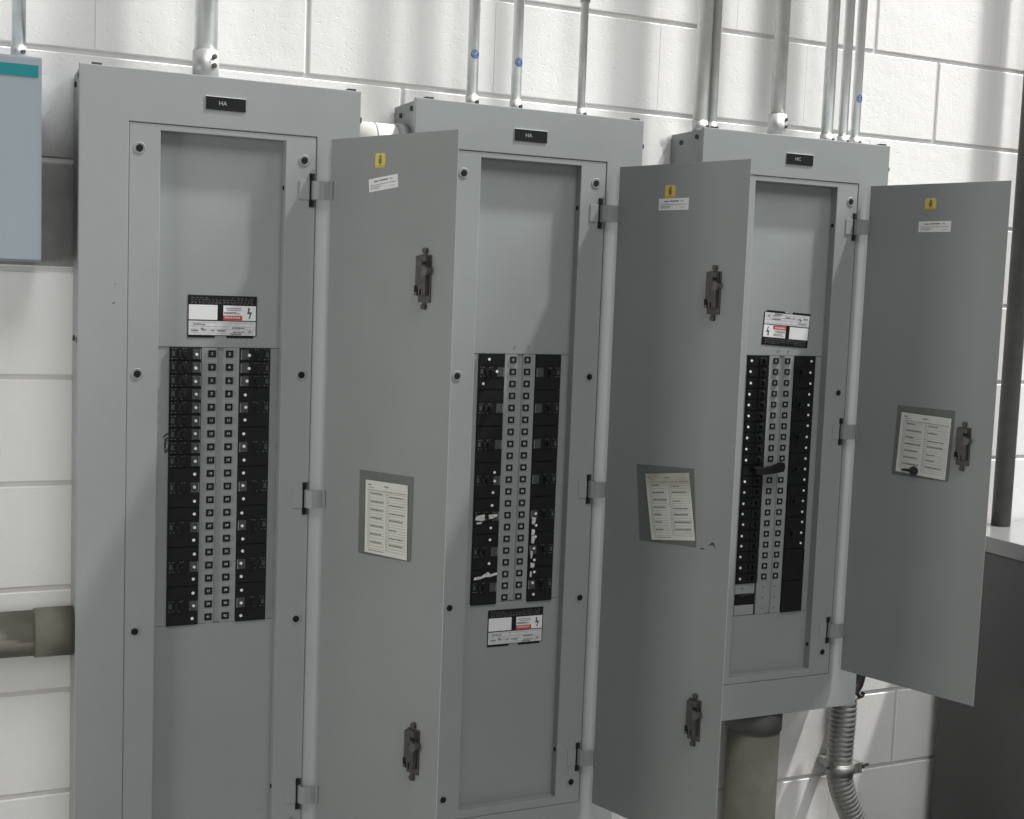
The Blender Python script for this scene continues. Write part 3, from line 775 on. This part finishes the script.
# ------------------------------------------------------------------ conduits rising to the roof
def conduit(x, r, zb, label, fit_r, fit_h, screws=1, y=-.068, dark=False, pale=False, zt=3.6, mark=None, coupling=None, scx=.6):
    mb = MB(); root = empty('conduit', (x, y, zb), label, 'conduit', 'vertical conduits above the panels')
    mb.cyl((0, 0, 0.004), (0, 0, zt - zb), r, M['emt_mid'] if dark else (M['pale'] if pale else M['emt']), 32); mb.build('pipe', root)
    f = MB()
    f.cyl((0, 0, 0), (0, 0, fit_h), fit_r, M['cast'], 32); f.cyl((0, 0, fit_h - .0008), (0, 0, fit_h + .0012), fit_r * .97, M['cast'], 32, r2=r * 1.01)
    f.cyl((0, 0, 0), (0, 0, .005), fit_r * 1.03, M['cast'], 8)
    fo = f.build('box_connector', root)
    a = R(-62)
    for k in range(screws):
        zz = fit_h - .012 - k * .0165 if screws > 1 else fit_h * .55
        s = MB(); dirv = Vector((math.cos(a), math.sin(a), 0))
        s.cyl(dirv * fit_r * .93 + Vector((0, 0, zz)), dirv * (fit_r + .0035) + Vector((0, 0, zz)), .0040 if r < .02 else .0048, M['screw'], 12)
        s.build('set_screw', fo)
    if coupling:
        c = MB(); c.cyl((0, 0, coupling - zb), (0, 0, coupling - zb + .06), r * 1.28, M['emt_dark'], 28); c.build('coupling', root)
    if mark:
        m = MB(); z0 = mark - zb
        for k in range(26):      # looped blue ink scribble lying on the pipe
            a0 = -PI / 2 + .75 * math.cos(k * 2 * PI / 13) * (1 if k < 13 else .6); a1 = -PI / 2 + .75 * math.cos((k + 1) * 2 * PI / 13) * (1 if k < 13 else .6)
            h0 = z0 + .008 * math.sin(k * 2 * PI / 13) * (1 if k < 13 else .45); h1 = z0 + .008 * math.sin((k + 1) * 2 * PI / 13) * (1 if k < 13 else .45)
            rr = r + .0004
            m.cyl((rr * math.cos(a0), rr * math.sin(a0), h0), (rr * math.cos(a1), rr * math.sin(a1), h1), .0008, M['blue'], 6)
        m.build('ink_mark', root)
    return root
ZT = TOP - .004
conduit(-.5425, .0122, 1.996, 'galvanized conduit rising from the blue-grey box at far left', .0135, .022)
conduit(-.2135, .0215, ZT, 'thick galvanized conduit with two-screw connector above the left panelboard', .0245, .060, 2)
conduit(.3305, .0118, ZT, 'thin conduit with blue ink mark, left of the pair above the middle panelboard', .0130, .030, mark=2.098)
conduit(.4300, .0110, ZT, 'thin conduit with blue ink mark, right of the pair above the middle panelboard', .0125, .030, mark=2.092)
conduit(.5838, .0085, ZT, 'thinnest dull conduit above the right end of the middle panelboard', .0098, .026, dark=True, coupling=2.236)
conduit(.8860, .0168, ZT, 'pale conduit above the left corner of the right panelboard', .0175, .026, pale=True)
conduit(.9165, .0110, ZT, 'narrow bluish conduit touching the pale one at the left corner of the right panelboard', .0122, .026, dark=True)
conduit(1.0945, .0168, ZT, 'thick dull conduit with two-screw connector above the middle of the right panelboard', .0215, .060, 2, dark=True)
conduit(1.2375, .0140, ZT, 'conduit on the left of the tight trio above the right panelboard', .0155, .026)
conduit(1.2840, .0112, ZT, 'conduit in the middle of the tight trio above the right panelboard', .0125, .026)
conduit(1.3205, .0110, ZT, 'conduit with blue ink mark on the right of the trio above the right panelboard', .0122, .026, mark=2.102)

# ------------------------------------------------------------------ box at the far left
bx = empty('switch_box', (-.7065, 0, 1.638), 'blue-grey wall box with teal band cut off by the left edge', 'electrical box')
mb = MB()
mb.box(-.2, .2, -.118, -.002, 0, .357, M['bluegrey'], .002); mb.build('body', bx)
mb = MB(); mb.box(-.2005, .2, -.1205, -.1175, .003, .354, M['bluegrey'], .0008); cv = mb.build('cover', bx)
mb = MB(); mb.box(-.19, .194, -.1215, -.1200, .322, .342, M['teal']); mb.build('teal_band', cv)

# ------------------------------------------------------------------ pipes between and beside the boxes
def hpipe(name, x0, x1, z, y, r, label, mp, fits, mf):
    root = empty(name, ((x0 + x1) / 2, y, z - r), label, 'conduit'); cx = (x0 + x1) / 2
    mb = MB(); mb.cyl((x0 - cx, 0, r), (x1 - cx, 0, r), r, mp, 40); mb.build('pipe', root)
    for (a, b, rr) in fits:
        f = MB(); f.cyl((a - cx, 0, r), (b - cx, 0, r), rr, mf, 40)
        f.cyl((a - cx - .0015, 0, r), (a - cx, 0, r), rr * .985, mf, 40)
        f.build('pipe_coupling', root)
    return root
hpipe('plastic_conduit', -1.4, P1 + .004, .9480, -.060, .0425, 'thick tan-grey horizontal pipe entering the left side of the left panelboard', M['pvc'], [(-.5120, P1 + .0035, .0460)], M['pvc2'])
hpipe('plastic_conduit', P1 + W - .0028, P2 + .0028, 1.8995, -.068, .0435, 'short pale horizontal pipe bridging the left and middle panelboards', M['pvc_light'], [(.118, .1195, .0442), (.163, P2 + .0025, .0460)], M['pvc_mid'])

big = empty('plastic_conduit', (1.1235, -.0695, 0), 'wide tan-grey vertical pipe running down beneath the right panelboard', 'conduit')
mb = MB(); mb.cyl((0, 0, 0), (0, 0, .60), .0625, M['pvc'], 48); mb.build('pipe', big)
mb = MB(); mb.cyl((0, 0, .590), (0, 0, .641), .0665, M['pvc3'], 48); mb.build('pipe_coupling', big)

# flexible metal conduit
def catmull(P, n):
    out = []; P = [Vector(p) for p in P]; Q = [P[0] * 2 - P[1]] + P + [P[-1] * 2 - P[-2]]
    for i in range(len(P) - 1):
        a, b, c, d = Q[i:i + 4]
        for k in range(n):
            t = k / n
            out.append(.5 * ((2 * b) + (-a + c) * t + (2 * a - 5 * b + 4 * c - d) * t * t + (-a + 3 * b - 3 * c + d) * t ** 3))
    out.append(P[-1]); return out
fx = empty('flexible_conduit', (1.462, -.070, .0), 'ribbed metal flexible conduit hanging below the right corner of the right panelboard', 'conduit')
pts = catmull([(-.068, .002, .6395), (-.069, 0, .58), (-.072, 0, .50), (-.070, 0, .44), (-.055, 0, .39), (-.026, 0, .33), (.012, 0, .26), (.05, 0, .16), (.07, 0, .0)], 40)
L = [0]
for a, b in zip(pts, pts[1:]): L.append(L[-1] + (b - a).length)
tot = L[-1]
# resample evenly
N = 560; res = []; j = 0
for k in range(N):
    s = tot * k / (N - 1)
    while j < len(L) - 2 and L[j + 1] < s: j += 1
    f = (s - L[j]) / max(1e-9, L[j + 1] - L[j]); res.append(pts[j].lerp(pts[j + 1], min(1, max(0, f))))
mb = MB(); mb.sweep(res, lambda t: .0300 + .0030 * (abs(math.sin(PI * t * tot / .0125)) ** .7), M['emt_dark'], 32)
mb.build('ribbed_hose', fx)
mb = MB()
mb.cyl((-.071, 0, .4250), (-.071, 0, .4570), .0355, M['emt_dark'], 36)
mb.cyl((-.071, 0, .4300), (-.071, 0, .4520), .0362, M['emt_dark'], 36)
mb.box(-.040, -.028, -.022, .004, .4270, .4550, M['emt_dark'], .002); mb.box(-.026, -.017, -.022, .004, .4270, .4550, M['emt_dark'], .002)
mb.cyl((-.045, -.010, .4400), (.012, -.010, .4420), .0035, M['screw'], 12); mb.cyl((-.010, -.010, .4410), (-.004, -.010, .4412), .0080, M['screw'], 6)
mb.cyl((-.1135, -.004, .4450), (-.106, -.004, .4450), .0035, M['screw'], 10)
mb.box(-.085, -.057, .030, .069, .432, .450, M['emt_dark'], .002)
mb.build('pipe_clamp', fx, (.0005, 0, .012))

# black cable beside the right panelboard
cb = catmull([(P3 + W + .002, -.060, 1.02), (P3 + W + .045, -.060, 1.03), (P3 + W + .088, -.055, .98), (P3 + W + 0.105, -0.025, 0.865), (P3 + W + 0.106, -0.025, 0.761), (P3 + W + 0.110, -0.025, 0.696), (P3 + W + 0.102, -0.025, 0.651), (P3 + W + 0.088, -0.027, 0.632), (P3 + W + 0.096, -0.031, 0.618), (P3 + W + 0.112, -0.033, 0.616), (P3 + W + 0.118, -0.033, 0.626)], 14)
c0 = Vector((P3 + W + .09, -.050, .59))
mb = MB(); mb.sweep([Vector(p) - c0 for p in cb], lambda t: .0165 if t < .74 else max(.0050, .0165 - (t - .74) * .09), M['cable'], 16)
o = mb.build('cable', None, c0); tag(o, 'black cable looping down behind the rightmost door, its end showing below', 'cable')

# ------------------------------------------------------------------ right edge: cabinet and its pipe
cab = empty('metal_cabinet', (2.138, -.33, 0), 'large grey floor cabinet with flat top at the right edge', 'cabinet')
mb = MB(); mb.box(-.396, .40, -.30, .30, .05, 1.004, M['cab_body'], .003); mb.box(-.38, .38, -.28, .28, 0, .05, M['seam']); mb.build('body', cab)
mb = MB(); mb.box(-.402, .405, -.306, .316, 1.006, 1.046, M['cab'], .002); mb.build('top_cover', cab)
rp = empty('steel_pipe', (1.893, -.053, 1.046), 'dark vertical pipe standing on the back of the grey cabinet', 'pipe')
mb = MB(); mb.cyl((0, 0, 0), (0, 0, 2.5), .0245, M['cond_dark'], 32); mb.build('riser', rp)

# ------------------------------------------------------------------ light
def area(name, loc, size, power, col=(1, 1, 1), target=None, sy=None):
    l = bpy.data.lights.new(name, 'AREA'); l.energy = power; l.color = col
    if sy: l.shape = 'RECTANGLE'; l.size = size; l.size_y = sy
    else: l.shape = 'DISK'; l.size = size
    o = bpy.data.objects.new(name, l); C.objects.link(o); o.location = loc
    d = (Vector(target) - Vector(loc)) if target else Vector((0, 0, -1))
    o.rotation_euler = d.to_track_quat('-Z', 'Y').to_euler(); return o
def bearing(az, el, d):
    az, el = R(az), R(el); return (.5 + d * math.cos(el) * math.sin(az), -d * math.cos(el) * math.cos(az), 1.3 + d * math.sin(el))
area('high_bay_lamp', (4.55, -1.60, 9.5), .42, 1430, (1.0, 0.99, 0.975))               # nearest fixture, throws the crisp shadows
area('high_bay_row', bearing(0, 55, 9), 4.0, 257, (1, 1, 1), target=(.5, 0, 1.3))        # fixtures further down the hall
area('high_bay_row_right', bearing(65, 40, 10), 4.0, 510, (1, 1, 1), target=(.5, 0, 1.3))
area('low_front_fill', (0, -11, 2.5), 10.0, 122, (0.98, 0.99, 1.0), target=(0, 0, 1.5), sy=4.0)  # broad low fill added from the far end; no opening is known there
area('low_left_fill', (-2.8, -1.1, 1.4), .8, 28, (1.0, 0.99, 0.97), target=(-.5, 0, 1.3), sy=.8)  # soft fill added at low left for the wall there; its source is unseen
w = bpy.data.worlds.new('hall'); bpy.context.scene.world = w; w.use_nodes = True
w.node_tree.nodes['Background'].inputs['Color'].default_value = (.05, .05, .05, 1)

# ------------------------------------------------------------------ camera
cam = bpy.data.cameras.new('camera'); co = bpy.data.objects.new('camera', cam); C.objects.link(co)
yaw, pitch, roll = 0.41771284, -0.08834872, 0.03701747
f = Vector((math.sin(yaw) * math.cos(pitch), math.cos(yaw) * math.cos(pitch), math.sin(pitch)))
r = Vector((math.cos(yaw), -math.sin(yaw), 0)); u = r.cross(f)
r2 = r * math.cos(roll) + u * math.sin(roll); u2 = r2.cross(f)
mw = Matrix((( r2.x, u2.x, -f.x, -0.64856468), (r2.y, u2.y, -f.y, -2.47626659), (r2.z, u2.z, -f.z, 1.61659741), (0, 0, 0, 1)))
co.matrix_world = mw
cam.sensor_fit = 'HORIZONTAL'; cam.sensor_width = 36; cam.lens = 1236.2121 / 1024 * 36
cam.shift_x = 11.62038743 / 1024; cam.shift_y = -8.897199 / 1024
cam.clip_start = .05
S = bpy.context.scene; S.camera = co
S.view_settings.view_transform = 'Standard'; S.view_settings.look = 'None'; S.view_settings.gamma = 1; S.view_settings.exposure = 0
S.view_settings.use_curve_mapping = False
